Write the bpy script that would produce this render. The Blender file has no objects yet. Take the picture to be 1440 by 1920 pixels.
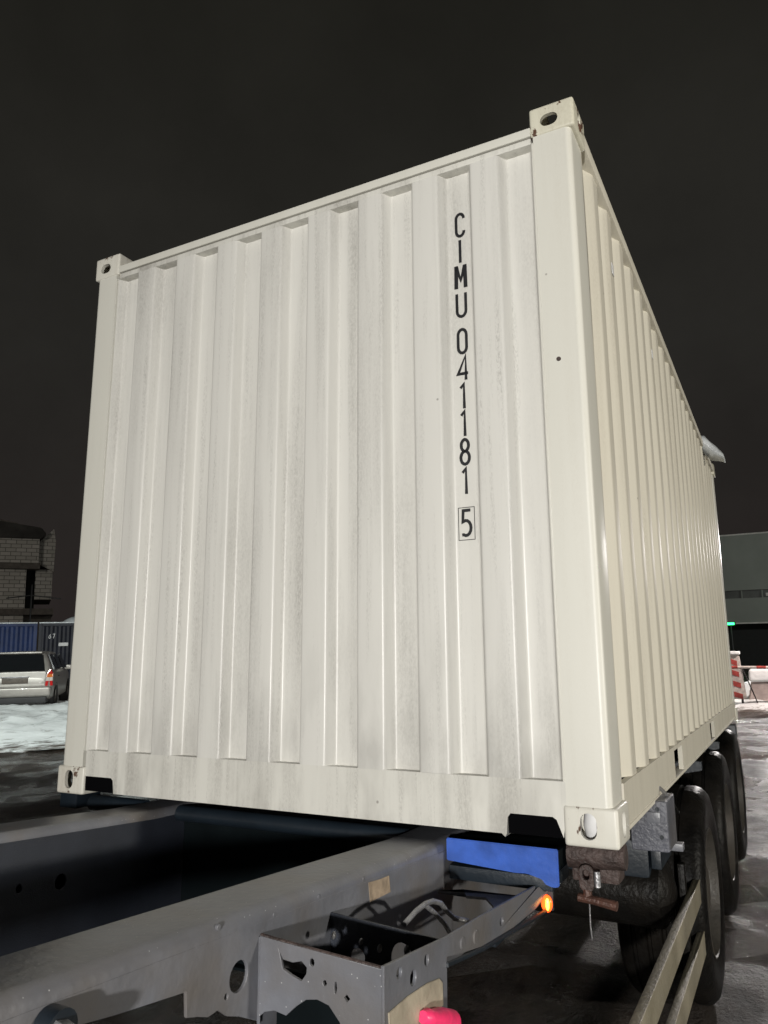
import bpy, bmesh, math, random
from mathutils import Matrix, Vector, noise
R = math.radians
S = bpy.context.scene
COL = S.collection
# ------------------------------------------------------------------ frame of the tilted trailer (2 degrees nose-up)
RIG = Matrix.Translation((0, 0, 1.148)) @ Matrix.Rotation(R(-2.0), 4, 'X')

# ------------------------------------------------------------------ camera
cam = bpy.data.cameras.new('camera'); co = bpy.data.objects.new('camera', cam); COL.objects.link(co)
yaw, pit, rol = -.4826, .1993, -.0056
f = Vector((math.sin(yaw)*math.cos(pit), math.cos(yaw)*math.cos(pit), math.sin(pit)))
rt = Vector((math.cos(yaw), -math.sin(yaw), 0)); up = rt.cross(f)
rt2 = math.cos(rol)*rt + math.sin(rol)*up; up2 = -math.sin(rol)*rt + math.cos(rol)*up
cm = Matrix((rt2, up2, -f)).transposed().to_4x4(); cm.translation = (2.9421, -2.4643, .5498)
co.matrix_world = RIG @ cm
cam.sensor_fit = 'HORIZONTAL'; cam.sensor_width = 36; cam.lens = 36*1417.4/1440
cam.clip_start = .05; cam.clip_end = 600
S.camera = co

# ------------------------------------------------------------------ night sky
w = bpy.data.worlds.new('World'); S.world = w; w.use_nodes = True
nt = w.node_tree; bg = nt.nodes['Background']
tc = nt.nodes.new('ShaderNodeTexCoord'); sx = nt.nodes.new('ShaderNodeSeparateXYZ'); cr = nt.nodes.new('ShaderNodeValToRGB')
nt.links.new(tc.outputs['Generated'], sx.inputs[0]); nt.links.new(sx.outputs['Z'], cr.inputs[0]); nt.links.new(cr.outputs[0], bg.inputs[0])
e = cr.color_ramp.elements
e[0].position = 0; e[0].color = (.022, .0175, .0165, 1)
e[1].position = .75; e[1].color = (.0150, .0145, .0115, 1)
m_ = e.new(.35); m_.color = (.0245, .0232, .0205, 1)
cn = nt.nodes.new('ShaderNodeTexNoise'); cn.inputs['Scale'].default_value = 2.6; cn.inputs['Detail'].default_value = 7; cn.inputs['Roughness'].default_value = .6
nt.links.new(tc.outputs['Generated'], cn.inputs['Vector'])
mr_ = nt.nodes.new('ShaderNodeMapRange'); nt.links.new(cn.outputs[0], mr_.inputs[0])   # uneven low cloud lit by the town
for i_, v_ in enumerate((.3, .7, .68, 1.02)): mr_.inputs[i_+1].default_value = v_
nt.links.new(mr_.outputs[0], bg.inputs[1])
S.view_settings.view_transform = 'Standard'; S.view_settings.look = 'None'
S.view_settings.exposure = 0; S.view_settings.gamma = 1

# ------------------------------------------------------------------ yard lamps and added fill lights (all outside the frame)
def spot(name, loc, target, watts, color, size, angle=60, blend=.6):
    l = bpy.data.lights.new(name, 'SPOT'); l.energy = watts; l.color = color
    l.shadow_soft_size = size; l.spot_size = R(angle); l.spot_blend = blend
    o = bpy.data.objects.new(name, l); COL.objects.link(o); o.location = loc
    o.rotation_euler = (Vector(target)-Vector(loc)).to_track_quat('-Z', 'Y').to_euler()
    return o
spot('truck_work_lamp', (4.2, -7.7, 2.15), (1.1, 0, 2.3), 2900, (1.0, .975, .93), .12, 64, .5)
spot('building_fill_left', (-26.0, 2.0, 9.5), (-41.0, 31.0, 7.0), 3400, (1.0, .95, .86), .4, 50, .6)  # added fill that brightens the block building
spot('work_lamp', (19.0, .9, 2.9), (2.3, 2.8, 2.7), 5500, (1.0, .95, .84), .30, 44, .5)
spot('yard_lamp_left', (-4.0, -4.0, 9.0), (-13.5, 10.0, 0), 11500, (.94, 1.0, .97), .4, 44, .7)
spot('yard_lamp_right', (3.75, 28.0, 5.0), (3.0, 10.0, 0), 4300, (1.0, .94, .91), .16, 120, .4)
spot('gate_lamp', (4.8, 16.3, 4.2), (2.4, 18.3, .5), 1500, (1.0, .84, .78), .14, 60, .5)
spot('hall_fill', (28.0, 14.0, 9.0), (6.0, 43.0, 4.0), 14500, (.95, 1.0, .93), .5, 90, .8)  # added fill that brightens the warehouse wall

# ------------------------------------------------------------------ materials
def mat(name, col, rough=.5, metal=0., bump=0., bscale=40., var=.12, vscale=6., spec=.5, coat=0., emit=None, estr=0.):
    m = bpy.data.materials.new(name); m.use_nodes = True; n = m.node_tree; b = n.nodes['Principled BSDF']
    b.inputs['Roughness'].default_value = rough; b.inputs['Metallic'].default_value = metal
    b.inputs['Specular IOR Level'].default_value = spec; b.inputs['Coat Weight'].default_value = coat
    tc = n.nodes.new('ShaderNodeTexCoord')
    if var > 0:
        nz = n.nodes.new('ShaderNodeTexNoise'); nz.inputs['Scale'].default_value = vscale; nz.inputs['Detail'].default_value = 6
        n.links.new(tc.outputs['Object'], nz.inputs['Vector'])
        r = n.nodes.new('ShaderNodeValToRGB'); n.links.new(nz.outputs[0], r.inputs[0])
        r.color_ramp.elements[0].position = .3; r.color_ramp.elements[1].position = .7
        r.color_ramp.elements[0].color = tuple(c*(1-var) for c in col)+(1,)
        r.color_ramp.elements[1].color = tuple(min(1, c*(1+var)) for c in col)+(1,)
        n.links.new(r.outputs[0], b.inputs['Base Color'])
    else: b.inputs['Base Color'].default_value = (*col, 1)
    if bump > 0:
        nb = n.nodes.new('ShaderNodeTexNoise'); nb.inputs['Scale'].default_value = bscale; nb.inputs['Detail'].default_value = 5
        n.links.new(tc.outputs['Object'], nb.inputs['Vector'])
        bp = n.nodes.new('ShaderNodeBump'); bp.inputs['Strength'].default_value = bump; bp.inputs['Distance'].default_value = .01
        n.links.new(nb.outputs[0], bp.inputs['Height']); n.links.new(bp.outputs[0], b.inputs['Normal'])
    if emit:
        b.inputs['Emission Color'].default_value = (*emit, 1); b.inputs['Emission Strength'].default_value = estr
    return m

def paint(name, base, dirt, amount=.5, rough=.38, rust=0., low=None):
    """container paint: vertical grime streaks, grainy film of dried spray, tiny bump, rust chips"""
    m = bpy.data.materials.new(name); m.use_nodes = True; n = m.node_tree; L = n.links; b = n.nodes['Principled BSDF']
    N = n.nodes.new
    tc = N('ShaderNodeTexCoord')
    def noise_(sc, vec_scale, det=5, rgh=.55):
        mp = N('ShaderNodeMapping'); mp.inputs['Scale'].default_value = vec_scale; L.new(tc.outputs['Object'], mp.inputs[0])
        q = N('ShaderNodeTexNoise'); q.inputs['Scale'].default_value = sc; q.inputs['Detail'].default_value = det
        q.inputs['Roughness'].default_value = rgh; L.new(mp.outputs[0], q.inputs['Vector']); return q
    def ramp(src, p0, p1, v0=0., v1=1.):
        r = N('ShaderNodeMapRange'); r.inputs[1].default_value = p0; r.inputs[2].default_value = p1
        r.inputs[3].default_value = v0; r.inputs[4].default_value = v1; L.new(src, r.inputs[0]); return r
    def mul(a, c, op='MULTIPLY'):
        q = N('ShaderNodeMath'); q.operation = op
        for i, z in enumerate((a, c)):
            if isinstance(z, (int, float)): q.inputs[i].default_value = z
            else: L.new(z, q.inputs[i])
        return q
    def mix(fac, c1, c2):
        q = N('ShaderNodeMix'); q.data_type = 'RGBA'; L.new(fac, q.inputs[0])
        for i, z in ((6, c1), (7, c2)):
            if isinstance(z, tuple): q.inputs[i].default_value = (*z, 1)
            else: L.new(z, q.inputs[i])
        return q
    streak = noise_(9, (1, 1, .06)); big = noise_(1.6, (1, 1, .5)); grain = noise_(150, (1, 1, .45), 3, .7)
    st = ramp(streak.outputs[0], .45, .75); bg_ = ramp(big.outputs[0], .3, .65)
    f1 = mul(st.outputs[0], bg_.outputs[0]); gr = ramp(grain.outputs[0], .35, .75, .35, 1.25)
    f2 = mul(f1.outputs[0], gr.outputs[0]); f3 = mul(f2.outputs[0], amount)
    c = mix(f3.outputs[0], base, dirt)
    out = c.outputs[2]
    fs = noise_(34, (1, 1, .035), 4, .6); fr = ramp(fs.outputs[0], .50, .74); gg = noise_(230, (1, 1, .3), 2, .8); gq = ramp(gg.outputs[0], .42, .70)
    fq = mul(mul(fr.outputs[0], gq.outputs[0]).outputs[0], amount*.75); out = mix(fq.outputs[0], out, dirt).outputs[2]   # fine wet run marks
    if low:   # road grime on the lowest 20 cm and a stained band: real dirt with a shape of its own
        sz = N('ShaderNodeSeparateXYZ'); L.new(tc.outputs['Object'], sz.inputs[0])
        lz = ramp(sz.outputs['Z'], low[0], low[1], 1., 0.)
        bl = noise_(5, (1.6, 1.6, .5), 6); bb = ramp(bl.outputs[0], .45, .66)
        q = mul(mul(lz.outputs[0], bb.outputs[0]).outputs[0], .42)
        out = mix(q.outputs[0], out, tuple(x*.8 for x in dirt)).outputs[2]
    if rust > 0:
        rn = noise_(17, (1, 1, .7), 8, .7); rr = ramp(rn.outputs[0], .72-rust, .75-rust)
        out = mix(rr.outputs[0], out, (.085, .040, .022)).outputs[2]
    # tiny dark specks
    vo = N('ShaderNodeTexVoronoi'); vo.inputs['Scale'].default_value = 4.2; L.new(tc.outputs['Object'], vo.inputs['Vector'])
    sp = ramp(vo.outputs['Distance'], .018, .026, .55, 0.)
    out = mix(sp.outputs[0], out, (.12, .10, .08)).outputs[2]
    L.new(out, b.inputs['Base Color'])
    rv = ramp(big.outputs[0], .3, .7, rough-.06, rough+.16); L.new(rv.outputs[0], b.inputs['Roughness'])
    hb = noise_(95, (1, 1, 1), 3, .6); dent = noise_(2.3, (1, 1, .35), 2, .4)
    b1 = N('ShaderNodeBump'); b1.inputs['Strength'].default_value = .06; b1.inputs['Distance'].default_value = .004; L.new(hb.outputs[0], b1.inputs['Height'])
    b2 = N('ShaderNodeBump'); b2.inputs['Strength'].default_value = .22; b2.inputs['Distance'].default_value = .03; L.new(dent.outputs[0], b2.inputs['Height'])
    L.new(b1.outputs[0], b2.inputs['Normal']); L.new(b2.outputs[0], b.inputs['Normal'])
    b.inputs['Specular IOR Level'].default_value = .5
    return m

M = {}
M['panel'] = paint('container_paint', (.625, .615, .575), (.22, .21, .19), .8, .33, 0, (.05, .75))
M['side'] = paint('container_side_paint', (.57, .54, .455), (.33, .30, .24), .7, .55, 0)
M['post'] = paint('container_post_paint', (.61, .60, .54), (.44, .41, .34), .35, .36, 0)
M['cast'] = paint('casting_paint', (.61, .595, .53), (.33, .27, .20), .8, .42, .115)
M['cast_top'] = paint('worn_casting_paint', (.61, .59, .48), (.30, .26, .19), .7, .45, .155)
M['rail'] = paint('sill_paint', (.61, .60, .55), (.20, .185, .165), 1.1, .42, .01, (.0, .3))
M['dark'] = mat('shade_black', (.003, .003, .0035), .9, var=0, spec=0)  # near-black colour, painted shade in the sill notches
M['ink'] = mat('black_lettering', (.015, .015, .017), .45, var=.2, vscale=60)
M['chassis'] = mat('grey_chassis_paint', (.124, .128, .144), .38, 0, .16, 45, .18, 7)
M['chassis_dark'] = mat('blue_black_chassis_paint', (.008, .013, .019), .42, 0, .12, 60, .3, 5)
M['shaded_web'] = mat('shade_navy_chassis', (.015, .018, .026), .5, 0, .2, 200, .2, 8)  # navy darkened as painted shade on the far beam and inside the bracket
M['shade_plate'] = mat('shade_dark_teal', (.0035, .0055, .0065), .7, 0, 0, 60, .3, 5, spec=.05)  # teal taken down to near black, painted shade between the beams
M['blue'] = mat('bright_blue_paint', (.035, .10, .42), .38, 0, .10, 60, .25, 14)
M['rust'] = mat('rusty_steel', (.055, .038, .034), .6, .2, .8, 70, .45, 22)
M['rust2'] = mat('orange_rust', (.075, .036, .026), .5, .2, .5, 90, .5, 30)
M['steel'] = mat('wet_steel', (.26, .26, .27), .38, .6, .4, 80, .2, 30)
M['rubber'] = mat('tyre_rubber', (.005, .0047, .0044), .42, 0, .5, 45, .7, 9, spec=.12)
M['rim'] = mat('dirty_steel_rim', (.045, .041, .035), .5, .2, .3, 50, .4, 9)
M['alu'] = mat('weathered_guard_rail', (.30, .27, .20), .5, .3, .3, 60, .3, 3.5)
M['plastic_box'] = mat('grey_box', (.085, .088, .105), .45, 0, .7, 60, .3, 9)
M['beige'] = mat('beige_sticker', (.33, .29, .22), .6, 0, .2, 60, .25, 16)
M['tan'] = mat('tan_paper', (.26, .20, .14), .8, 0, .2, 60, .3, 30)
M['red'] = mat('red_rubber_cap', (.85, .04, .15), .35, 0, .2, 30, .15, 40)
M['orange_lit'] = mat('lit_orange_lens', (.9, .15, .02), .25, var=0, emit=(1, .075, .008), estr=2.6)
M['bulb'] = mat('lit_bulb', (1, .5, .1), .3, var=0, emit=(1, .42, .04), estr=7)
M['snow'] = mat('snow', (.80, .84, .84), .75, 0, 1.0, 14, .10, 3)
M['ice'] = mat('ice_crust', (.55, .58, .60), .25, 0, .8, 20, .15, 10)
M['car'] = mat('silver_car_paint', (.28, .265, .24), .40, .4, .05, 60, .12, 5, coat=.4)
M['glass'] = mat('dark_glass', (.008, .009, .010), .12, var=0, spec=.6)
M['trim'] = mat('black_plastic_trim', (.02, .02, .021), .6, var=.2)
M['plate'] = mat('muddy_plate', (.085, .07, .055), .6, var=.4, vscale=20)
M['lens_red'] = mat('red_lens', (.55, .02, .02), .2, var=.1, vscale=30)
M['lens_clear'] = mat('clear_lens', (.65, .60, .55), .2, var=.1)
M['lens_amber'] = mat('amber_lens', (.65, .18, .04), .2, var=.1)
M['cblue'] = mat('blue_container_paint', (.012, .028, .100), .6, 0, .2, 30, .25, 3)
M['cnavy'] = mat('navy_container_paint', (.009, .0105, .020), .6, 0, .2, 30, .3, 3)
M['white_paint'] = mat('white_marking', (.62, .62, .62), .6, var=.15)
M['concrete'] = mat('concrete', (.13, .115, .10), .85, 0, .6, 20, .25, 4)
M['clad'] = mat('grey_green_cladding', (.215, .228, .205), .7, 0, .1, 10, .1, .6)
M['clad_dark'] = mat('dark_opening', (.008, .0085, .008), .8, var=.2)
M['win'] = mat('unlit_window_glass', (.06, .065, .058), .3, var=.3, vscale=1)
M['galv'] = mat('galvanised_trim', (.55, .53, .50), .5, .2, var=.15)
M['green_lit'] = mat('lit_green_lamp', (.05, .8, .2), .3, var=0, emit=(.03, 1, .18), estr=6)
M['rwred'] = mat('red_reflective', (.38, .05, .04), .5, var=.35, vscale=15)
M['rwwhite'] = mat('white_reflective', (.55, .50, .46), .5, var=.3, vscale=15)
M['block'] = mat('concrete_block', (.34, .29, .27), .8, 0, .8, 14, .25, 5)

M['roof_felt'] = mat('dim_roof_felt', (.05, .047, .043), .9, 0, .5, 6, .5, 1.2)
def speckle(m, mud=(.075, .062, .048), scale=75, grain=(.5, .5, .5, 1)):
    '''dried salt and snow grains plus brown road film on top of the paint'''
    n = m.node_tree; L = n.links; b = n.nodes['Principled BSDF']; src = b.inputs['Base Color'].links[0].from_socket; N = n.nodes.new
    tc = N('ShaderNodeTexCoord'); vo = N('ShaderNodeTexVoronoi'); vo.inputs['Scale'].default_value = scale; vo.inputs['Randomness'].default_value = 1
    L.new(tc.outputs['Object'], vo.inputs['Vector'])
    pz = N('ShaderNodeTexNoise'); pz.inputs['Scale'].default_value = 5; pz.inputs['Detail'].default_value = 6; L.new(tc.outputs['Object'], pz.inputs['Vector'])
    r1 = N('ShaderNodeMapRange'); L.new(pz.outputs[0], r1.inputs[0])
    for i, v in enumerate((.42, .72, 0., .75)): r1.inputs[i+1].default_value = v
    m1 = N('ShaderNodeMix'); m1.data_type = 'RGBA'; L.new(r1.outputs[0], m1.inputs[0]); L.new(src, m1.inputs[6]); m1.inputs[7].default_value = (*mud, 1)
    r2 = N('ShaderNodeMapRange'); L.new(vo.outputs['Distance'], r2.inputs[0])
    for i, v in enumerate((.06, .12, .8, 0.)): r2.inputs[i+1].default_value = v
    g2 = N('ShaderNodeMath'); g2.operation = 'GREATER_THAN'; g2.inputs[1].default_value = .66; sp = N('ShaderNodeSeparateColor'); L.new(vo.outputs['Color'], sp.inputs[0]); L.new(sp.outputs[0], g2.inputs[0])
    mu = N('ShaderNodeMath'); mu.operation = 'MULTIPLY'; L.new(r2.outputs[0], mu.inputs[0]); L.new(g2.outputs[0], mu.inputs[1])
    m2 = N('ShaderNodeMix'); m2.data_type = 'RGBA'; L.new(mu.outputs[0], m2.inputs[0]); L.new(m1.outputs[2], m2.inputs[6]); m2.inputs[7].default_value = grain
    L.new(m2.outputs[2], b.inputs['Base Color'])
speckle(M['chassis'], (.115, .100, .085)); speckle(M['plastic_box']); speckle(M['rubber'], (.012, .010, .008), 40, (.03, .026, .02, 1)); speckle(M['rim'], (.06, .05, .04), 40, (.12, .1, .08, 1)); speckle(M['alu'], (.17, .15, .10), 60)
def brick_mat():
    m = bpy.data.materials.new('aerated_block_masonry'); m.use_nodes = True; n = m.node_tree; L = n.links; b = n.nodes['Principled BSDF']
    tc = n.nodes.new('ShaderNodeTexCoord'); sp = n.nodes.new('ShaderNodeSeparateXYZ'); cb = n.nodes.new('ShaderNodeCombineXYZ')
    ad = n.nodes.new('ShaderNodeMath'); ad.operation = 'ADD'
    L.new(tc.outputs['Object'], sp.inputs[0]); L.new(sp.outputs['X'], ad.inputs[0]); L.new(sp.outputs['Y'], ad.inputs[1])
    L.new(ad.outputs[0], cb.inputs[0]); L.new(sp.outputs['Z'], cb.inputs[1])
    br = n.nodes.new('ShaderNodeTexBrick'); L.new(cb.outputs[0], br.inputs[0])
    br.inputs['Color1'].default_value = (.55, .52, .48, 1); br.inputs['Color2'].default_value = (.42, .40, .36, 1)
    br.inputs['Mortar'].default_value = (.16, .15, .135, 1); br.inputs['Scale'].default_value = 1
    br.inputs['Brick Width'].default_value = .62; br.inputs['Row Height'].default_value = .26; br.inputs['Mortar Size'].default_value = .022
    L.new(br.outputs[0], b.inputs['Base Color']); b.inputs['Roughness'].default_value = .9
    return m
M['brick'] = brick_mat()

def ground_mat():
    m = bpy.data.materials.new('wet_slushy_asphalt'); m.use_nodes = True; n = m.node_tree; L = n.links; b = n.nodes['Principled BSDF']; N = n.nodes.new
    tc = N('ShaderNodeTexCoord')
    def nz(sc, det, vs=(1, 1, 1), rg=.55):
        mp = N('ShaderNodeMapping'); mp.inputs['Scale'].default_value = vs; L.new(tc.outputs['Object'], mp.inputs[0])
        q = N('ShaderNodeTexNoise'); q.inputs['Scale'].default_value = sc; q.inputs['Detail'].default_value = det; q.inputs['Roughness'].default_value = rg
        L.new(mp.outputs[0], q.inputs['Vector']); return q.outputs[0]
    def mr(src, a, c, v0, v1):
        r = N('ShaderNodeMapRange'); L.new(src, r.inputs[0])
        for i, v in enumerate((a, c, v0, v1)): r.inputs[i+1].default_value = v
        return r.outputs[0]
    wet = nz(.9, 5); mid = nz(4, 8, (1, .55, 1), .65); fine = nz(38, 6, rg=.7)
    c = N('ShaderNodeValToRGB'); L.new(mid, c.inputs[0]); el = c.color_ramp.elements
    el[0].position = .34; el[0].color = (.011, .0085, .0065, 1); el[1].position = .62; el[1].color = (.044, .032, .023, 1)
    x = el.new(.76); x.color = (.12, .10, .082, 1)
    L.new(c.outputs[0], b.inputs['Base Color'])
    L.new(mr(wet, .42, .60, .06, .55), b.inputs['Roughness'])
    b1 = N('ShaderNodeBump'); b1.inputs['Strength'].default_value = 1.0; b1.inputs['Distance'].default_value = .10; L.new(mid, b1.inputs['Height'])
    b2 = N('ShaderNodeBump'); b2.inputs['Strength'].default_value = 1.0; b2.inputs['Distance'].default_value = .03; L.new(fine, b2.inputs['Height'])
    L.new(b1.outputs[0], b2.inputs['Normal']); L.new(b2.outputs[0], b.inputs['Normal'])
    return m
M['ground'] = ground_mat()

def snow_ground_mat():
    m = bpy.data.materials.new('ploughed_snow'); m.use_nodes = True; n = m.node_tree; L = n.links; b = n.nodes['Principled BSDF']; N = n.nodes.new
    tc = N('ShaderNodeTexCoord'); q = N('ShaderNodeTexNoise'); q.inputs['Scale'].default_value = 4.5; q.inputs['Detail'].default_value = 10; q.inputs['Roughness'].default_value = .74
    mp = N('ShaderNodeMapping'); mp.inputs['Scale'].default_value = (1, 1, 3); mp.inputs['Rotation'].default_value = (0, 0, R(38))
    mp2 = N('ShaderNodeMapping'); mp2.inputs['Scale'].default_value = (1, .35, 1)
    L.new(tc.outputs['Object'], mp.inputs[0]); L.new(mp.outputs[0], mp2.inputs[0]); L.new(mp2.outputs[0], q.inputs['Vector'])
    sz = N('ShaderNodeSeparateXYZ'); L.new(tc.outputs['Object'], sz.inputs[0])
    zz = N('ShaderNodeMapRange'); L.new(sz.outputs['Z'], zz.inputs[0])
    for i, v in enumerate((0., .12, .16, 0.)): zz.inputs[i+1].default_value = v
    ad = N('ShaderNodeMath'); ad.operation = 'ADD'; L.new(q.outputs[0], ad.inputs[0]); L.new(zz.outputs[0], ad.inputs[1])
    c = N('ShaderNodeValToRGB'); L.new(ad.outputs[0], c.inputs[0]); el = c.color_ramp.elements
    el[0].position = .57; el[0].color = (.80, .84, .83, 1); el[1].position = .69; el[1].color = (.10, .085, .07, 1)
    L.new(c.outputs[0], b.inputs['Base Color']); b.inputs['Roughness'].default_value = .7
    bp = N('ShaderNodeBump'); bp.inputs['Strength'].default_value = .8; bp.inputs['Distance'].default_value = .06; L.new(q.outputs[0], bp.inputs['Height']); L.new(bp.outputs[0], b.inputs['Normal'])
    return m
M['snowg'] = snow_ground_mat()

# ------------------------------------------------------------------ helpers
def box(bm, x0, x1, y0, y1, z0, z1, bev=0., seg=2):
    r = bmesh.ops.create_cube(bm, size=1); vs = r['verts']
    for v in vs: v.co = ((x0+x1)/2+v.co.x*(x1-x0), (y0+y1)/2+v.co.y*(y1-y0), (z0+z1)/2+v.co.z*(z1-z0))
    if bev > 0:
        es = list({e for v in vs for e in v.link_edges})
        bmesh.ops.bevel(bm, geom=es, offset=bev, segments=seg, affect='EDGES', profile=.6)
def tube(bm, pts, r, n=10, cap=True):
    pts = [Vector(p) for p in pts]; rings = []
    rad = r if isinstance(r, (list, tuple)) else [r]*len(pts)
    ref = None
    for i, p in enumerate(pts):
        t = (pts[min(i+1, len(pts)-1)]-pts[max(i-1, 0)]).normalized()
        if ref is None: ref = t.orthogonal().normalized()
        else: ref = (ref-t*ref.dot(t)).normalized()
        b = t.cross(ref)
        rings.append([bm.verts.new(p+rad[i]*(math.cos(a)*ref+math.sin(a)*b)) for a in [2*math.pi*k/n for k in range(n)]])
    for a, c in zip(rings, rings[1:]):
        for k in range(n): bm.faces.new((a[k], a[(k+1) % n], c[(k+1) % n], c[k]))
    if cap:
        bm.faces.new(rings[0][::-1]); bm.faces.new(rings[-1])
def lathe(bm, prof, c, n=48):     # prof: (radius, x) around the x axis through c
    rings = []
    for rr, x in prof:
        rings.append([bm.verts.new((c[0]+x, c[1]+rr*math.cos(a), c[2]+rr*math.sin(a))) for a in [2*math.pi*k/n for k in range(n)]])
    for a, b in zip(rings, rings[1:]):
        for k in range(n): bm.faces.new((a[k], a[(k+1) % n], b[(k+1) % n], b[k]))
def prism(bm, pts, ax, a0, a1, bev=0.):   # polygon pts in the two other axes, extruded along ax
    def P(p, a):
        return {0: (a, p[0], p[1]), 1: (p[0], a, p[1]), 2: (p[0], p[1], a)}[ax]
    A = [bm.verts.new(P(p, a0)) for p in pts]; B = [bm.verts.new(P(p, a1)) for p in pts]
    fs = [bm.faces.new(A), bm.faces.new(B[::-1])]
    for i in range(len(pts)): j = (i+1) % len(pts); fs.append(bm.faces.new((A[j], A[i], B[i], B[j])))
    bmesh.ops.recalc_face_normals(bm, faces=fs)
    if bev > 0: bmesh.ops.bevel(bm, geom=list({e for fc in fs for e in fc.edges}), offset=bev, segments=2, affect='EDGES')
def finish(me, angle=35):
    for p in me.polygons: p.use_smooth = True
    me.set_sharp_from_angle(angle=R(angle))
def obj(name, bm, m, parent=None, base=None, frame=None, recalc=False, angle=35):
    """bm in the frame's coordinates; parent's stored base is subtracted so that children sit in parent space"""
    if recalc: bmesh.ops.recalc_face_normals(bm, faces=bm.faces[:])
    me = bpy.data.meshes.new(name); bm.to_mesh(me); bm.free()
    return link(name, me, m, parent, base, frame, angle)
ORG = {}
def link(name, me, m, parent=None, base=None, frame=None, angle=35):
    finish(me, angle)
    if m: me.materials.clear(); me.materials.append(M[m])
    o = bpy.data.objects.new(name, me); COL.objects.link(o)
    if parent is not None:
        b = ORG[parent.name]; me.transform(Matrix.Translation(-b)); o.parent = parent; ORG[o.name] = b*1
        if parent.type == 'MESH': pass
        ORG[o.name] = b
    else:
        b = Vector(base or (0, 0, 0)); me.transform(Matrix.Translation(-b)); o.matrix_world = (frame or Matrix()) @ Matrix.Translation(b); ORG[o.name] = b
    return o
def thing(name, label, cat, base, frame=None, group=None):
    o = bpy.data.objects.new(name, None); o.empty_display_size = .2; COL.objects.link(o)
    o.matrix_world = (frame or Matrix()) @ Matrix.Translation(base); ORG[o.name] = Vector(base)
    tag(o, label, cat, group); return o
def tag(o, label, cat, group=None):
    o['label'] = label; o['category'] = cat
    if group: o['group'] = group
    return o
def struct(o, kind='structure'): o['kind'] = kind; return o
NB = bmesh.new
def plate(name, outer, holes, thick, plane, at, m, parent, bev=.0015, base=None, frame=None):
    """flat plate with holes; plane 'yz' (normal x) or 'xz' (normal y); real thickness"""
    cu = bpy.data.curves.new(name, 'CURVE'); cu.dimensions = '2D'; cu.fill_mode = 'BOTH'; cu.extrude = thick/2-bev; cu.bevel_depth = bev; cu.bevel_resolution = 1
    cu.offset = -bev
    for poly in [outer]+holes:
        s = cu.splines.new('POLY'); s.points.add(len(poly)-1)
        for i, (a, b) in enumerate(poly): s.points[i].co = (a, b, 0, 1)
        s.use_cyclic_u = True
    t = bpy.data.objects.new('tmp', cu); COL.objects.link(t)
    dg = bpy.context.evaluated_depsgraph_get(); me = bpy.data.meshes.new_from_object(t.evaluated_get(dg))
    bpy.data.objects.remove(t); bpy.data.curves.remove(cu); me.name = name
    if plane == 'yz': mm = Matrix(((0, 0, 1, at), (1, 0, 0, 0), (0, 1, 0, 0), (0, 0, 0, 1)))
    elif plane == 'xz': mm = Matrix(((1, 0, 0, 0), (0, 0, -1, at), (0, 1, 0, 0), (0, 0, 0, 1)))
    else: mm = Matrix.Translation((0, 0, at))
    me.transform(mm)
    return link(name, me, m, parent, base, frame)
def oval(cx, cy, rx, ry, n=20, rot=0., jag=0.):
    out = []
    for k in range(n):
        a = 2*math.pi*k/n; j = 1+random.uniform(-jag, jag)
        x, y = rx*j*math.cos(a), ry*j*math.sin(a)
        out.append((cx+x*math.cos(rot)-y*math.sin(rot), cy+x*math.sin(rot)+y*math.cos(rot)))
    return out
def stadium(cx, cy, w, h, n=8):
    out = []
    if h >= w:
        r = w/2
        for k in range(n+1): a = math.pi*k/n; out.append((cx+r*math.cos(a), cy+h/2-r+r*math.sin(a)))
        for k in range(n+1): a = math.pi+math.pi*k/n; out.append((cx+r*math.cos(a), cy-h/2+r+r*math.sin(a)))
    else:
        r = h/2
        for k in range(n+1): a = -math.pi/2+math.pi*k/n; out.append((cx+w/2-r+r*math.cos(a), cy+r*math.sin(a)))
        for k in range(n+1): a = math.pi/2+math.pi*k/n; out.append((cx-w/2+r+r*math.cos(a), cy+r*math.sin(a)))
    return out
def rounded(pts, rads, seg=3):
    """round the corners of an open polyline"""
    out = [Vector(pts[0])]
    for i in range(1, len(pts)-1):
        p, a, b = Vector(pts[i]), Vector(pts[i-1]), Vector(pts[i+1]); rr = rads
        u = (a-p); v = (b-p); d = min(rr, u.length*.45, v.length*.45); p0 = p+u.normalized()*d; p1 = p+v.normalized()*d
        for k in range(seg+1):
            t = k/seg; out.append((1-t)**2*p0+2*t*(1-t)*p+t*t*p1)
    out.append(Vector(pts[-1])); return out

random.seed(7)
W, H, LEN = 2.438, 2.591, 6.058
# ================================================================== ground
def gsheet():
    bm = NB()
    xs = [-300, -120, -60, -30]+[-20+.5*i for i in range(70)]+[16, 20, 30, 60, 120, 300]
    ys = [-120, -60, -30, -15]+[-8+.5*i for i in range(76)]+[31, 36, 60, 120, 300]
    g = []
    for y in ys:
        row = []
        for x in xs:
            near = max(0, 1-max(abs(x-1)/16, abs(y-9)/18))
            z = near*(.045*noise.noise(Vector((x*.9, y*.5, 0)))+.03*noise.noise(Vector((x*2.1, y*1.1, 3)))) - .02
            row.append(bm.verts.new((x, y, z)))
        g.append(row)
    for a, b in zip(g, g[1:]):
        for i in range(len(xs)-1): bm.faces.new((a[i], a[i+1], b[i+1], b[i]))
    return bm
struct(obj('ground', gsheet(), 'ground'))

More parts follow.
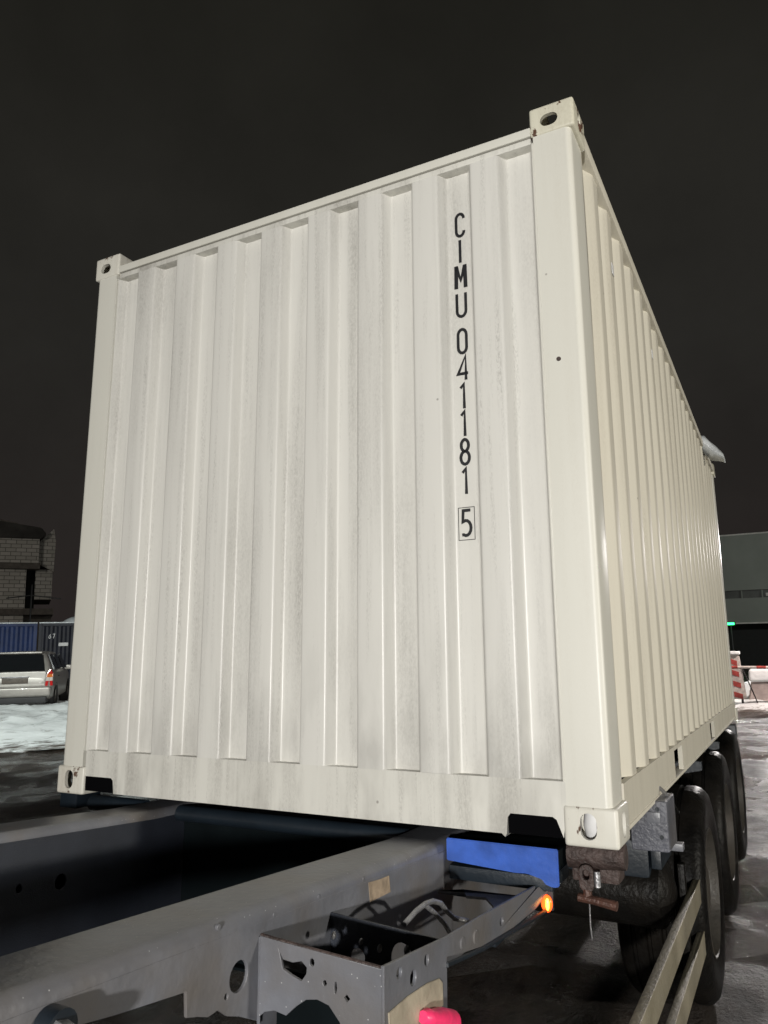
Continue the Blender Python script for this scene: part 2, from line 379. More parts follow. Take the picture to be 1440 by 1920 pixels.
def snow_field(name, cx, cy, ux, uy, nu, nv, hfun, m='snowg'):
    """ploughed snow: grid in a local frame (ux,uy unit dir of u), height by hfun(u,v)"""
    bm = NB(); U = Vector((ux, uy, 0)).normalized(); V = Vector((-U.y, U.x, 0)); g = []
    for i in range(nu+1):
        row = []
        for j in range(nv+1):
            u, v, z = hfun(i/nu, j/nv); p = Vector((cx, cy, 0))+U*u+V*v
            row.append(bm.verts.new((p.x, p.y, z)))
        g.append(row)
    for a, b in zip(g, g[1:]):
        for j in range(nv): bm.faces.new((a[j], b[j], b[j+1], a[j+1]))
    return struct(obj(name, bm, m, recalc=True))
# left: packed snow apron, rough edge near the lane, ridge in front of the car. u runs away from the camera, v to the left
D = Vector((-.80, .60, 0))
def hl(a, b):
    u = 0+a*22; v = -9+b*24
    edge = .9*noise.noise(Vector((v*.35, 1, 0)))+.25*noise.noise(Vector((v*1.7, 5, 0)))
    t = (u-edge)/2.6; s = min(1, max(0, t))
    base = .30*(s*s*(3-2*s))
    ridge = .10*math.exp(-((u-5.4)/1.0)**2)
    nz = .13*noise.noise(Vector((u*1.1, v*1.1, 2)))+.10*noise.noise(Vector((u*3.3, v*3.3, 7)))+.05*noise.noise(Vector((u*7, v*7, 4)))
    z = base+(ridge+nz*1.0)*s if u < 8 else .26+nz*.4
    if t < 0: z = -.06
    return u, v, z
snow_field('snow_bank', -9.1, 6.85, D.x, D.y, 150, 150, hl)
# right: snow around the barrier
def hr(a, b):
    u = a*9; v = -7+b*14
    s = min(1, max(0, (u-.5-.6*noise.noise(Vector((v*.6, 2, 9))))/1.2))*min(1, max(0, (9-u)/2))
    nz = .16*noise.noise(Vector((u*1.2, v*1.2, 12)))+.08*noise.noise(Vector((u*3, v*3, 1)))
    z = (.20+nz*1.4+.22*max(0, noise.noise(Vector((u*.55+3, v*.55, 30)))))*s-.05*(1-s)
    return u, v, z
snow_field('snow_heap', 3.2, 16.6, .05, 1, 70, 90, hr)

# ================================================================== shipping container
C = thing('shipping_container', 'large off white corrugated shipping container with black vertical code, loaded on the trailer', 'shipping container', (1.219, 3.03, 0), RIG)
PI_ = .249
def front_profile():
    pts = [(.14, .004)]
    for k in range(9):
        xr = .288+PI_*k; xl = xr-.138
        pts += [(xl, .004), (xl+.024, .048), (xr-.018, .048), (xr, .004)]
    pts += [(2.30, .004)]
    return pts
def sheet_from_profile(pts, ax, z0, z1, rad=.009, nz=14, wob=.003):
    """vertical corrugated sheet; ax='x': profile (x,y); ax='y': profile (y,x)"""
    P = rounded([(p[0], p[1], 0) for p in pts], rad); bm = NB(); rows = []
    for i in range(nz+1):
        z = z0+(z1-z0)*i/nz; row = []
        for p in P:
            wv = wob*noise.noise(Vector((p.x*2.2, z*1.3, 5))) if 0 < i < nz else 0
            row.append(bm.verts.new((p.x, p.y+wv, z) if ax == 'x' else (p.y+wv, p.x, z)))
        rows.append(row)
    for a, b in zip(rows, rows[1:]):
        for j in range(len(P)-1): bm.faces.new((a[j], a[j+1], b[j+1], b[j]))
    return bm
obj('front_panel', sheet_from_profile(front_profile(), 'x', .186, 2.452), 'panel', C, angle=25)
# side panels (pitch 278: 72 outer, 68 slope, 70 inner, 68 slope)
def side_profile(xo, sgn):
    pts = [(.158, xo)]; y = .172
    while y < 5.80:
        pts += [(y, xo), (y+.058, xo-sgn*.031), (y+.136, xo-sgn*.031), (y+.194, xo)]; y += .2785
    pts += [(5.92, xo)]; return pts
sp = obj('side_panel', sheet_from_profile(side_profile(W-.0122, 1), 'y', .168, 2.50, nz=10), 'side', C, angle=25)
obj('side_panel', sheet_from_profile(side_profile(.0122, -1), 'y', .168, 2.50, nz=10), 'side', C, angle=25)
# corner posts
def post(x0, x1, y0, y1, flip):
    bm = NB(); r = .022; xo = x1 if not flip else x0; pts = []
    xi = x0 if not flip else x1; s = 1 if not flip else -1
    arc = [(xo-s*r+s*r*math.sin(a), y0+r-r*math.cos(a)) for a in [math.pi/2*k/6 for k in range(7)]]
    pts = [(xi, y0), ]+arc+[(xo, y1), (xi, y1)]
    prism(bm, pts, 2, .116, H-.116); return bm
obj('corner_post', post(2.286, 2.426, 0, .160, False), 'post', C)
obj('corner_post', post(.012, .146, 0, .160, True), 'post', C)
for x0, x1 in ((2.286, 2.426), (.012, .146)):
    bm = NB(); box(bm, x0, x1, LEN-.160, LEN, .116, H-.116, .012); obj('corner_post', bm, 'post', C)
# vertical weld flange where post meets panel
for x in (2.283, .148):
    bm = NB(); box(bm, x-.004, x+.004, -.002, .03, .187, 2.45, .0015); obj('post_flange', bm, 'post', C)
# corner castings, cut with real openings
def casting(top):
    def tmp(bm):
        me = bpy.data.meshes.new('t'); bm.to_mesh(me); bm.free(); o = bpy.data.objects.new('t', me); COL.objects.link(o); return o
    bm = NB(); box(bm, 0, .166, 0, .178, 0, .118, .012, 3); bmesh.ops.recalc_face_normals(bm, faces=bm.faces[:]); body = tmp(bm)
    cuts = []
    bm = NB(); box(bm, .014, .152, .016, .162, .014, .104); cuts.append(tmp(bm))
    bm = NB(); prism(bm, stadium(.074, .052, .066, .050) if top else stadium(.076, .061, .050, .078), 1, -.05, .25); cuts.append(tmp(bm))
    bm = NB(); prism(bm, stadium(.089, .061, .050, .078), 0, -.05, .25); cuts.append(tmp(bm))
    bm = NB(); prism(bm, stadium(.083, .089, .062, .110), 2, -.05, .25); cuts.append(tmp(bm))
    for c in cuts:
        bm = bmesh.new(); bm.from_mesh(c.data); bmesh.ops.recalc_face_normals(bm, faces=bm.faces[:]); bm.to_mesh(c.data); bm.free()
        md = body.modifiers.new('b', 'BOOLEAN'); md.operation = 'DIFFERENCE'; md.solver = 'EXACT'; md.object = c
    dg = bpy.context.evaluated_depsgraph_get(); me = bpy.data.meshes.new_from_object(body.evaluated_get(dg))
    for c in cuts+[body]: bpy.data.objects.remove(c)
    return me
cast_me = [casting(False), casting(True)]
for x in (-.004, W-.162+.0):
    for y in (-.005, LEN-.173):
        for z in (0, H-.118):
            me = cast_me[1 if z else 0].copy(); me.transform(Matrix.Translation((x, y, z))); link('corner_casting', me, 'cast_top' if z and x > 1 else 'cast', C, angle=40)
# front sill with notches, header, top rail
nz_ = [(.158, .187), (.158, .079)]
sill = [(.16, .187), (.16, .083), (.164, .079), (.318, .079), (.330, .070), (.338, .016), (2.070, .016), (2.082, .006), (2.088, .016), (2.092, .066), (2.102, .079), (2.240, .079), (2.252, .071), (2.272, .02), (2.287, .118), (2.287, .187)]
bm = NB(); prism(bm, sill, 1, .004, .062, .0); obj('front_sill', bm, 'rail', C)
bm = NB(); box(bm, .165, 2.276, .004, .055, 2.452, 2.476, .002); obj('front_header', bm, 'rail', C)
bm = NB(); box(bm, .160, 2.278, -.004, .060, 2.481, 2.517, .004, 3); obj('front_top_rail', bm, 'post', C)
bm = NB(); box(bm, .160, 2.278, .012, .055, 2.474, 2.483); obj('rail_joint', bm, 'rust', C)
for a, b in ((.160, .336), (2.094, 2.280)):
    bm = NB(); box(bm, a-.001, b-.002, .008, .0625, .018, .0785); box(bm, a, b, .063, .30, .012, .128); obj('notch_shade_block', bm, 'dark', C)  # added solid blocks; their black stands for the shade inside the notches
# roof
bm = NB(); box(bm, .03, W-.03, .06, LEN-.03, 2.505, 2.545, .005); obj('roof_panel', bm, 'side', C)
# side top rails, bottom rails with fork pockets
for x0, x1 in ((W-.062, W+.0), (0, .062)):
    bm = NB(); box(bm, x0, x1, .172, LEN-.172, 2.500, 2.560, .006); obj('side_top_rail', bm, 'side', C)
    bm = NB(); z0, z1 = .034, .168; pk = ((1.40, 1.70), (3.22, 3.55))
    pts = [(.172, z1), (.172, z0)]
    for a, b in pk: pts += [(a, z0), (a, .150), (b, .150), (b, z0)]
    pts += [(LEN-.172, z0), (LEN-.172, z1)]
    s = -.046 if x0 > 1 else 0
    prism(bm, pts, 0, (W-.030) if x0 > 1 else .012, (W-.008) if x0 > 1 else .030); obj('bottom_side_rail', bm, 'side', C)
    bm = NB(); box(bm, x1-.055 if x0 > 1 else x0+.006, (W-.004) if x0 > 1 else .058, .172, LEN-.172, .020, .034, .003)
    obj('bottom_rail_lip', bm, 'side', C)
    for a, b in pk:
        bm = NB(); box(bm, W-.30 if x0 > 1 else .05, W-.05 if x0 > 1 else .30, a, b, .03, .15); obj('fork_pocket', bm, 'chassis_dark', C)
# floor and cross members, doors at the far end
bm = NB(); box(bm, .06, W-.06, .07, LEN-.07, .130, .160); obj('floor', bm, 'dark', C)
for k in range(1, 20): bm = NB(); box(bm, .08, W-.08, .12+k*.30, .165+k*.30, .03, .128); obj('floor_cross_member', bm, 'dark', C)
for x0, x1 in ((.152, 1.216), (1.222, 2.284)):
    bm = NB(); box(bm, x0, x1, LEN-.05, LEN-.01, .12, 2.46, .004); d = obj('door', bm, 'side', C)
    for xx in (x0+.3, x1-.3):
        bm = NB(); tube(bm, [(xx, LEN+.01, .08), (xx, LEN+.01, 2.5)], .016); obj('lock_rod', bm, 'steel', d)
bm = NB(); box(bm, .16, W-.16, LEN-.06, LEN-.005, 2.462, 2.57, .004); obj('door_header', bm, 'side', C)
bm = NB(); box(bm, .16, W-.16, LEN-.06, LEN-.005, .01, .118, .004); obj('door_sill', bm, 'side', C)
# vents high on the side
for y, z in ((.685, 2.236), (1.80, 2.26)):
    bm = NB(); box(bm, W-.0125, W-.0095, y-.018, y+.018, z-.026, z+.026, .001, 2); obj('vent_cover', bm, 'white_paint', C)  # white colour stands for the bright reflection at the vent holes
# rivet hole on the post
bm = NB(); lathe_c = []; tube(bm, [(2.338, -.003, 1.585), (2.338, .004, 1.585)], .008, 14); obj('post_rivet', bm, 'rust', C)

# ---- lettering: stroke glyphs, width .052 height .097
def arc(cx, cy, rx, ry, a0, a1, n=8): return [(cx+rx*math.cos(R(a0+(a1-a0)*k/n)), cy+ry*math.sin(R(a0+(a1-a0)*k/n))) for k in range(n+1)]
g = {}
g['C'] = [[(.95, .78)]+arc(.55, .78, .40, .22, 0, 180)+arc(.55, .22, .40, .22, 180, 360)+[(.95, .22)]]
g['I'] = [[(.5, 0), (.5, 1)]]
g['M'] = [[(.02, 0), (.06, 1)], [(.06, .97), (.5, .36), (.94, .97)], [(.94, 1), (.98, 0)]]
g['U'] = [[(.05, 1), (.05, .24)]+arc(.5, .24, .45, .24, 180, 360)+[(.95, 1)]]
g['0'] = [arc(.5, .76, .42, .24, 0, 180)+arc(.5, .24, .42, .24, 180, 360)+[(.92, .76)]]
g['4'] = [[(.78, 0), (.78, 1), (.0, .27), (1.0, .27)]]
g['1'] = [[(.22, .84), (.55, 1), (.55, 0)]]
g['8'] = [arc(.5, .76, .36, .235, -90, 270, 16), arc(.5, .265, .42, .26, 90, 450, 16)]
g['5'] = [[(.88, 1), (.18, 1), (.12, .56)]+arc(.42, .32, .48, .29, 120, -120, 10)[1:]+[(.04, .06)]]
g['6'] = [[(.85, .95)]+arc(.5, .3, .42, .3, 150, 510, 16)]
g['7'] = [[(.05, 1), (.95, 1), (.4, 0)]]
def glyph(ch, x0, z0, wd, ht, y, st, m, parent, name='code_character', base=None, frame=None):
    bm = NB()
    for path in g[ch]:
        pts = [(x0+p[0]*wd, z0+p[1]*ht) for p in path]; L_, R_ = [], []
        closed = (Vector(pts[0])-Vector(pts[-1])).length < 1e-4
        n = len(pts)-1 if closed else len(pts)
        for i in range(n):
            if closed: a, b, c = pts[(i-1) % n], pts[i], pts[(i+1) % n]
            else: a, b, c = pts[max(i-1, 0)], pts[i], pts[min(i+1, n-1)]
            d0 = (Vector(b)-Vector(a)); d1 = (Vector(c)-Vector(b))
            if d0.length < 1e-6: d0 = d1
            if d1.length < 1e-6: d1 = d0
            d0.normalize(); d1.normalize(); t = (d0+d1)
            if t.length < .2: t = d1
            t.normalize(); nn = Vector((-t.y, t.x)); k = min(1.7, 1/max(.4, abs(nn.dot(Vector((-d1.y, d1.x))))))
            L_.append(Vector(b)+nn*st/2*k); R_.append(Vector(b)-nn*st/2*k)
        m1 = n if closed else n-1
        lv = [[bm.verts.new((p.x, yy, p.y)) for p in S_] for yy in (y, y+.0012) for S_ in (L_, R_)]
        for i in range(m1):
            j = (i+1) % n
            bm.faces.new((lv[0][i], lv[0][j], lv[1][j], lv[1][i])); bm.faces.new((lv[2][i], lv[3][i], lv[3][j], lv[2][j]))
            bm.faces.new((lv[0][i], lv[2][i], lv[2][j], lv[0][j])); bm.faces.new((lv[1][i], lv[1][j], lv[3][j], lv[3][i]))
    return obj(name, bm, m, parent, base, frame)
YF = .0448
zt = 2.280
rows = [('C', 2.280), ('I', 2.168), ('M', 2.061), ('U', 1.944), ('0', 1.796), ('4', 1.688), ('1', 1.577), ('1', 1.470), ('8', 1.362), ('1', 1.251), ('5', 1.095)]
for i, (ch, z) in enumerate(rows):
    xc = 1.967-.004*(2.28-z)/1.3; wd = .040
    glyph(ch, xc-wd/2, z-.095, wd, .095, YF, .0112 if ch != 'M' else .0155, 'ink', C)
bm = NB()
x0, x1, z0, z1, t = 1.931, 1.995, .986, 1.107, .0022
for a in ((x0, x1, z0, z0+t), (x0, x1, z1-t, z1)): box(bm, a[0], a[1], YF, YF+.001, a[2], a[3])
for a in ((x0, x0+t, z0+t, z1-t), (x1-t, x1, z0+t, z1-t)): box(bm, a[0], a[1], YF, YF+.001, a[2], a[3])
obj('check_digit_frame', bm, 'ink', C)

# ================================================================== trailer chassis
T = thing('container_trailer', 'muddy grey and blue skeletal semi trailer carrying the off white container', 'trailer', (1.15, 1.0, -1.1), RIG)
def ztop(y): return -.03-.06*min(y, 0) if y < .25 else -.03
def top_beam(x0, x1, drop_in, m):
    """bent-plate flange with rounded long edges, swept along y"""
    r = .030; prof = []
    n = 6
    prof.append((x0, -drop_in))
    for k in range(n+1): a = math.pi-math.pi/2*k/n; prof.append((x0+r+r*math.cos(a), -r+r*math.sin(a)))
    for k in range(n+1): a = math.pi/2-math.pi/2*k/n; prof.append((x1-r+r*math.cos(a), -r+r*math.sin(a)))
    prof.append((x1, -.034))
    bm = NB(); rings = []
    ys = [-3.3+.25*i for i in range(14)]+[.1, .6, 1.5, 3, 5.9]
    for y in ys: rings.append([bm.verts.new((p[0]+.0015*noise.noise(Vector((y*3, p[0]*9, 0))), y, ztop(y)+p[1]+.002*noise.noise(Vector((y*2, p[0]*5, 8))))) for p in prof])
    for a, b in zip(rings, rings[1:]):
        for j in range(len(prof)-1): bm.faces.new((a[j], a[j+1], b[j+1], b[j]))
    return obj('main_beam', bm, m, T, recalc=False, angle=50)
nb = top_beam(1.665, 1.860, .05, 'chassis')
fb = top_beam(.385, .590, .10, 'chassis')
# outer web of the near beam, torn-out lower edge and holes (y,z)
def zt2(y): return ztop(y)-.032
web = [(-3.3, zt2(-3.3)), (-2.2, zt2(-2.2)), (-1.5, zt2(-1.5)), (-.8, zt2(-.8)), (0, zt2(0)), (5.9, zt2(5)), (5.9, -.42), (-.6, -.42), (-.98, -.40), (-.99, -.20), (-1.06, -.165), (-1.10, -.15), (-1.13, -.128), (-1.16, -.130), (-1.19, -.118), (-1.222, -.108),
       (-1.226, -.062), (-1.30, -.052), (-1.40, -.038), (-1.47, -.026), (-1.6, -.012), (-1.75, .002), (-2.0, .0), (-3.3, .05)]
holes = [oval(-1.066, -.087, .030, .030, 22), oval(-1.105, -.112, .006, .006, 8)]
for y, z in ((-1.135, .034-.008), (-.942, .004-.006), (-.756, -.011), (-.53, -.022)): holes.append(oval(y, z, .0065, .0065, 8))
plate('beam_web', web, holes, .008, 'yz', 1.857, 'chassis', T)
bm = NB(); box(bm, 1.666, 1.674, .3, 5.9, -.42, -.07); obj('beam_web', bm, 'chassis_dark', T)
# far beam inner web with two holes
web2 = [(-3.3, zt2(-3.3)), (0, zt2(0)), (5.9, zt2(5)), (5.9, -.42), (-3.3, -.42)]
plate('beam_web', web2, [oval(-.452, -.195, .024, .026), oval(-.62, -.178, .012, .014)], .008, 'yz', .587, 'shaded_web', T)
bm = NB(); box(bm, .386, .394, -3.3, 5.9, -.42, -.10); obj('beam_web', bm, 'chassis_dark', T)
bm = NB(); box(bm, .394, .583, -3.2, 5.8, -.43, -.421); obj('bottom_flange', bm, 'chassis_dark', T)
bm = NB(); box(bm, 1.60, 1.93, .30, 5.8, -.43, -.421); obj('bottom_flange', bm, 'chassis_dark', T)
# weld seams
bm = NB(); tube(bm, [(1.863, -.998, -.03), (1.864, -.997, -.1), (1.863, -.996, -.2)], .004, 6); obj('weld_seam', bm, 'chassis', T)
# deep plate between the beams under the container's front and the bolster over it
bm = NB(); box(bm, .60, 1.66, .16, .172, -.42, -.06); obj('cross_plate', bm, 'shade_plate', T)
bm = NB(); box(bm, .60, 1.66, -.30, .16, -.42, -.412); tube(bm, [(.6, -.28, -.40), (1.66, -.28, -.40)], .006, 6); obj('floor_plate', bm, 'shade_plate', T)
bm = NB(); tube(bm, [(.05, .16, -.062), (.38, .16, -.062)], .034, 14); obj('front_bolster', bm, 'chassis_dark', T)
bm = NB(); tube(bm, [(.592, .14, -.062), (1.664, .14, -.062)], .032, 14); obj('front_bolster', bm, 'chassis_dark', T)
# blue bolster beam on the near side
bl = [(1.864, -.022), (2.242, -.022), (2.242, -.132), (2.222, -.136), (2.196, -.128), (2.19, -.116), (2.14, -.104), (2.10, -.106), (1.864, -.092)]
bm = NB(); prism(bm, bl, 1, .03, .042, .003); obj('bolster_beam', bm, 'blue', T)
bm = NB(); box(bm, 1.87, 2.236, .043, .25, -.09, -.034, .003); obj('bolster_shade_body', bm, 'shade_plate', T)  # near-black body, painted shade under the container behind the blue plate
bm = NB(); box(bm, 1.87, 2.22, .035, .24, -.150, -.107, .004); obj('bolster_underplate', bm, 'chassis_dark', T)
# rusty bolster end, lug, T handle
bm = NB(); tube(bm, [(2.246, .16, -.055), (2.30, .16, -.055), (2.425, .16, -.052)], [.046, .046, .040], 16); box(bm, 2.25, 2.40, .16, .26, -.14, -.06, .01); be = obj('bolster_end', bm, 'rust', T)
plate('locking_lug', stadium(2.313, -.112, .046, .082), [stadium(2.313, -.102, .020, .028)], .014, 'xz', .095, 'rust', T, bev=.003)
bm = NB(); tube(bm, [(2.313, .098, -.145), (2.313, .095, -.172)], .014, 10); tube(bm, [(2.285, .095, -.170), (2.33, .09, -.172), (2.405, .08, -.178)], [.013, .013, .015], 10); obj('twistlock_handle', bm, 'rust2', T)
bm = NB(); tube(bm, [(2.345, .10, -.09), (2.346, .10, -.135)], .010, 10); obj('lock_bolt', bm, 'steel', T)
bm = NB(); tube(bm, [(2.318, .095, -.185), (2.317, .096, -.25), (2.320, .097, -.29)], .0022, 6); obj('hanging_wire', bm, 'steel', T)
bm = NB(); tube(bm, [(2.349, .085, -.004), (2.349, .085, .05), (2.349, .085, .095)], [.022, .034, .026], 16); obj('twistlock_head', bm, 'white_paint', T)
bm = NB(); box(bm, -.10, .01, .10, .24, -.085, -.012, .006); obj('bolster_end', bm, 'chassis_dark', T)
# lit side marker lamp
lamp = thing('marker_lamp', 'small round glowing orange marker lamp under the bright blue beam', 'lamp', (2.192, .06, -.192), RIG)
bm = NB(); bmesh.ops.create_uvsphere(bm, u_segments=20, v_segments=12, radius=1, matrix=Matrix.Translation((2.192, .06, -.192)) @ Matrix.Diagonal((.018, .014, .026, 1))); obj('lens', bm, 'orange_lit', lamp)
bm = NB(); bmesh.ops.create_uvsphere(bm, u_segments=12, v_segments=8, radius=1, matrix=Matrix.Translation((2.198, .046, -.190)) @ Matrix.Diagonal((.006, .006, .018, 1))); obj('filament', bm, 'bulb', lamp)
bm = NB(); box(bm, 2.175, 2.210, .070, .086, -.215, -.130, .004); obj('bracket', bm, 'trim', lamp)
# side bracket: front plate, side plate, cross plate, gusset
fp = [(1.862, -.028), (1.90, -.031), (2.165, -.046), (2.165, -.40), (2.10, -.40), (2.088, -.20), (2.066, -.160), (2.040, -.134), (2.012, -.128), (1.985, -.133), (1.960, -.150), (1.935, -.172), (1.905, -.168), (1.88, -.175), (1.862, -.19)]
arrow = [(1.915, -.052), (1.925, -.066), (1.950, -.068), (1.972, -.062), (1.985, -.072), (1.984, -.084), (1.972, -.100), (1.945, -.092), (1.925, -.084)]
plate('bracket_front_plate', fp, [arrow, oval(2.030, -.094, .0045, .006, 6), oval(2.056, -.098, .003, .012, 6), oval(2.083, -.113, .007, .007, 4), oval(1.998, -.060, .006, .008, 8)], .008, 'xz', -.995, 'chassis', T)
bm = NB(); tube(bm, [(1.862, -.992, -.030), (2.0, -.992, -.039), (2.165, -.992, -.048)], .0055, 8); obj('plate_lip', bm, 'rust', T)
sidep = [(-.999, -.040), (-.685, -.077), (-.45, -.094), (.02, -.134), (.02, -.200), (-.20, -.192), (-.46, -.165), (-.62, -.135), (-.684, -.120), (-.690, -.40), (-.999, -.40)]
plate('bracket_side_plate', sidep, [oval(-.932, -.073, .012, .010), oval(-.866, -.104, .015, .015), oval(-.797, -.091, .011, .012), oval(-.30, -.148, .014, .012)], .008, 'yz', 2.165, 'chassis', T)
plate('bracket_cross_plate', [(1.862, -.060), (2.160, -.078), (2.160, -.34), (1.862, -.34)], [oval(2.06, -.14, .03, .04), oval(1.94, -.15, .02, .02)], .007, 'xz', -.700, 'shaded_web', T)
bm = NB(); prism(bm, [(1.865, -.05), (2.16, .02), (2.16, -.26), (2.115, -.20), (2.08, -.12), (2.03, -.05), (1.97, -.06), (1.93, .0)], 2, -.175, -.167); obj('torn_plate', bm, 'chassis', T)
for y, z, s in ((-.59, -.118, .015), (-.50, -.130, .018)):
    bm = NB(); tube(bm, [(2.168, y, z), (2.172, y, z)], [s, s*.8], 14); obj('weld_boss', bm, 'chassis', T)
# gusset rising towards the bolster
bm = NB(); A = [(2.168, -.40, -.172), (2.168, .02, -.200), (2.200, .10, -.150), (2.176, .05, -.137)]
vs = [bm.verts.new(p) for p in A]+[bm.verts.new((p[0]-.01, p[1], p[2]-.004)) for p in A]
for q in ((0, 1, 2, 3), (7, 6, 5, 4), (0, 4, 5, 1), (1, 5, 6, 2), (2, 6, 7, 3), (3, 7, 4, 0)): bm.faces.new([vs[i] for i in q])
obj('gusset', bm, 'chassis', T, recalc=True)
bm = NB(); tube(bm, [(2.170, -.69, -.135), (2.170, -.45, -.172), (2.172, -.15, -.203), (2.19, .06, -.212)], .006, 8); obj('brake_line', bm, 'chassis_dark', T)
# cables inside the bracket
bm = NB(); tube(bm, [(2.03, -.627, -.085), (2.03, -.56, -.073), (2.03, -.50, -.070), (2.03, -.451, -.076), (2.03, -.40, -.094), (2.03, -.365, -.122), (2.04, -.33, -.150), (2.06, -.28, -.168)], .0068, 10); obj('cable', bm, 'steel', T)
bm = NB(); tube(bm, [(2.03, -.50, -.074), (2.035, -.46, -.10), (2.04, -.40, -.145), (2.045, -.37, -.18)], .0062, 10); obj('cable', bm, 'steel', T)
for x, y, z, s in ((2.01, -.72, -.115, .010), (2.08, -.715, -.11, .012), (1.97, -.74, -.10, .008), (1.93, -.80, -.075, .009)): bm = NB(); bmesh.ops.create_icosphere(bm, subdivisions=2, radius=1, matrix=Matrix.Translation((x, y, z)) @ Matrix.Diagonal((s*.5, s, s, 1))); obj('valve_fitting', bm, 'steel', T)
bm = NB(); box(bm, 1.87, 2.155, -.94, -.93, -.42, -.11); obj('bracket_shade_sheet', bm, 'shade_plate', T)  # added dark sheet standing for the shade behind the front plate cutouts
# stickers
bm = NB(); prism(bm, [(-.506, -.036), (-.440, -.043), (-.385, -.046), (-.376, -.092), (-.44, -.090), (-.497, -.088)], 0, 1.861, 1.8625); obj('paper_patch', bm, 'tan', T)
bm = NB(); prism(bm, [(-.985, -.128), (-.90, -.128), (-.80, -.136), (-.735, -.148), (-.718, -.162), (-.716, -.210), (-.80, -.205), (-.86, -.225), (-.975, -.215)], 0, 2.169, 2.172, .001); obj('beige_plate', bm, 'beige', T)
# pink red cap hanging at the bracket
bm = NB(); tube(bm, [(2.180, -.845, -.185), (2.182, -.832, -.190), (2.185, -.815, -.197), (2.188, -.775, -.214), (2.190, -.715, -.240)], [.012, .018, .017, .024, .024], 16)
tag(obj('rubber_cap', bm, 'red', None, (2.187, -.78, -.21), RIG), 'bright pinkish red rubber coupling cap at the grey bracket', 'cap')
# big bolt at the lower left of the near beam
bl_ = thing('wheel_nut_bolt', 'stubby capped steel bolt sticking out of the grey beam near the lower left corner', 'bolt', (1.87, -1.56, .0), RIG)
bm = NB(); tube(bm, [(1.862, -1.545, .000), (1.895, -1.545, .000)], .030, 18); obj('cap', bm, 'chassis_dark', bl_)
bm = NB(); tube(bm, [(1.895, -1.553, -.002), (1.925, -1.556, -.004), (1.931, -1.557, -.005)], [.022, .020, .014], 6); obj('shank', bm, 'steel', bl_)
# outriggers, axles, hubs, cross beams
for y in (.9, 2.6, 3.9, 5.2):
    bm = NB(); prism(bm, [(1.87, -.03), (2.42, -.03), (2.42, -.08), (1.87, -.20)], 1, y, y+.05, .003); obj('outrigger', bm, 'chassis_dark', T)
    bm = NB(); prism(bm, [(.38, -.03), (.0, -.03), (.0, -.08), (.38, -.20)], 1, y, y+.05, .003); obj('outrigger', bm, 'chassis_dark', T)
bm = NB(); box(bm, 0, 2.43, 5.75, 5.9, -.17, -.035, .01); obj('rear_bolster', bm, 'chassis_dark', T)
for y in (1.5, 3.0, 4.4):
    bm = NB(); box(bm, .6, 1.66, y, y+.06, -.40, -.05); obj('cross_beam', bm, 'chassis_dark', T)
# tyre and rim meshes
def tyre_bm(c, s):
    bm = NB(); Ro = .5
    prof = [(.285, -.02), (.30, .0), (.36, .012), (.42, .014), (.465, .004), (.488, -.018), (.5, -.045)]
    x = -.045
    for gx in (-.10, -.17, -.24, -.31): prof += [(.5, gx+.012), (.487, gx+.006), (.487, gx-.006), (.5, gx-.012)]
    prof += [(.5, -.345), (.488, -.365), (.465, -.385), (.42, -.395), (.36, -.392), (.30, -.38), (.285, -.36)]
    lathe(bm, [(r, s*x) for r, x in prof], c, 64); return bm
def rim_bm(c, s):
    bm = NB()
    lathe(bm, [(.300, s*.004), (.292, s*.006), (.286, -s*.01), (.270, -s*.06), (.262, -s*.12), (.235, -s*.15), (.20, -s*.155), (.15, -s*.13), (.14, -s*.12), (.14, -s*.05), (.11, -s*.02), (.0005, -s*.015)], c, 48)
    return bm
for y in (1.95, 3.26, 4.57):
    wz = .5; yw = math.cos(R(-2))*y; zrig = (wz-1.148+y*math.sin(R(2)))/math.cos(R(2))
    for s, xo in ((1, 2.488), (-1, -.05)):
        c = (xo, y, zrig)
        tb = obj('wheel', rim_bm(c, s), 'rim', T, recalc=True)
        t = obj('tyre', tyre_bm(c, s), 'rubber', tb, recalc=True)
        for k in range(10 if s > 0 else 0):
            a = 2*math.pi*k/10; p = (c[0]-s*.148, c[1]+.17*math.cos(a), c[2]+.17*math.sin(a)); bm = NB(); tube(bm, [p, (p[0]+s*.03, p[1], p[2])], .014, 6); obj('wheel_nut', bm, 'steel', tb)
    bm = NB(); tube(bm, [(.1, y, zrig), (2.35, y, zrig)], .065, 14); obj('axle', bm, 'chassis_dark', T)
    for x in (.5, 1.76): bm = NB(); tube(bm, [(x, y+.2, zrig+.02), (x, y+.2, -.42)], .12, 16); obj('air_spring', bm, 'rubber', T)
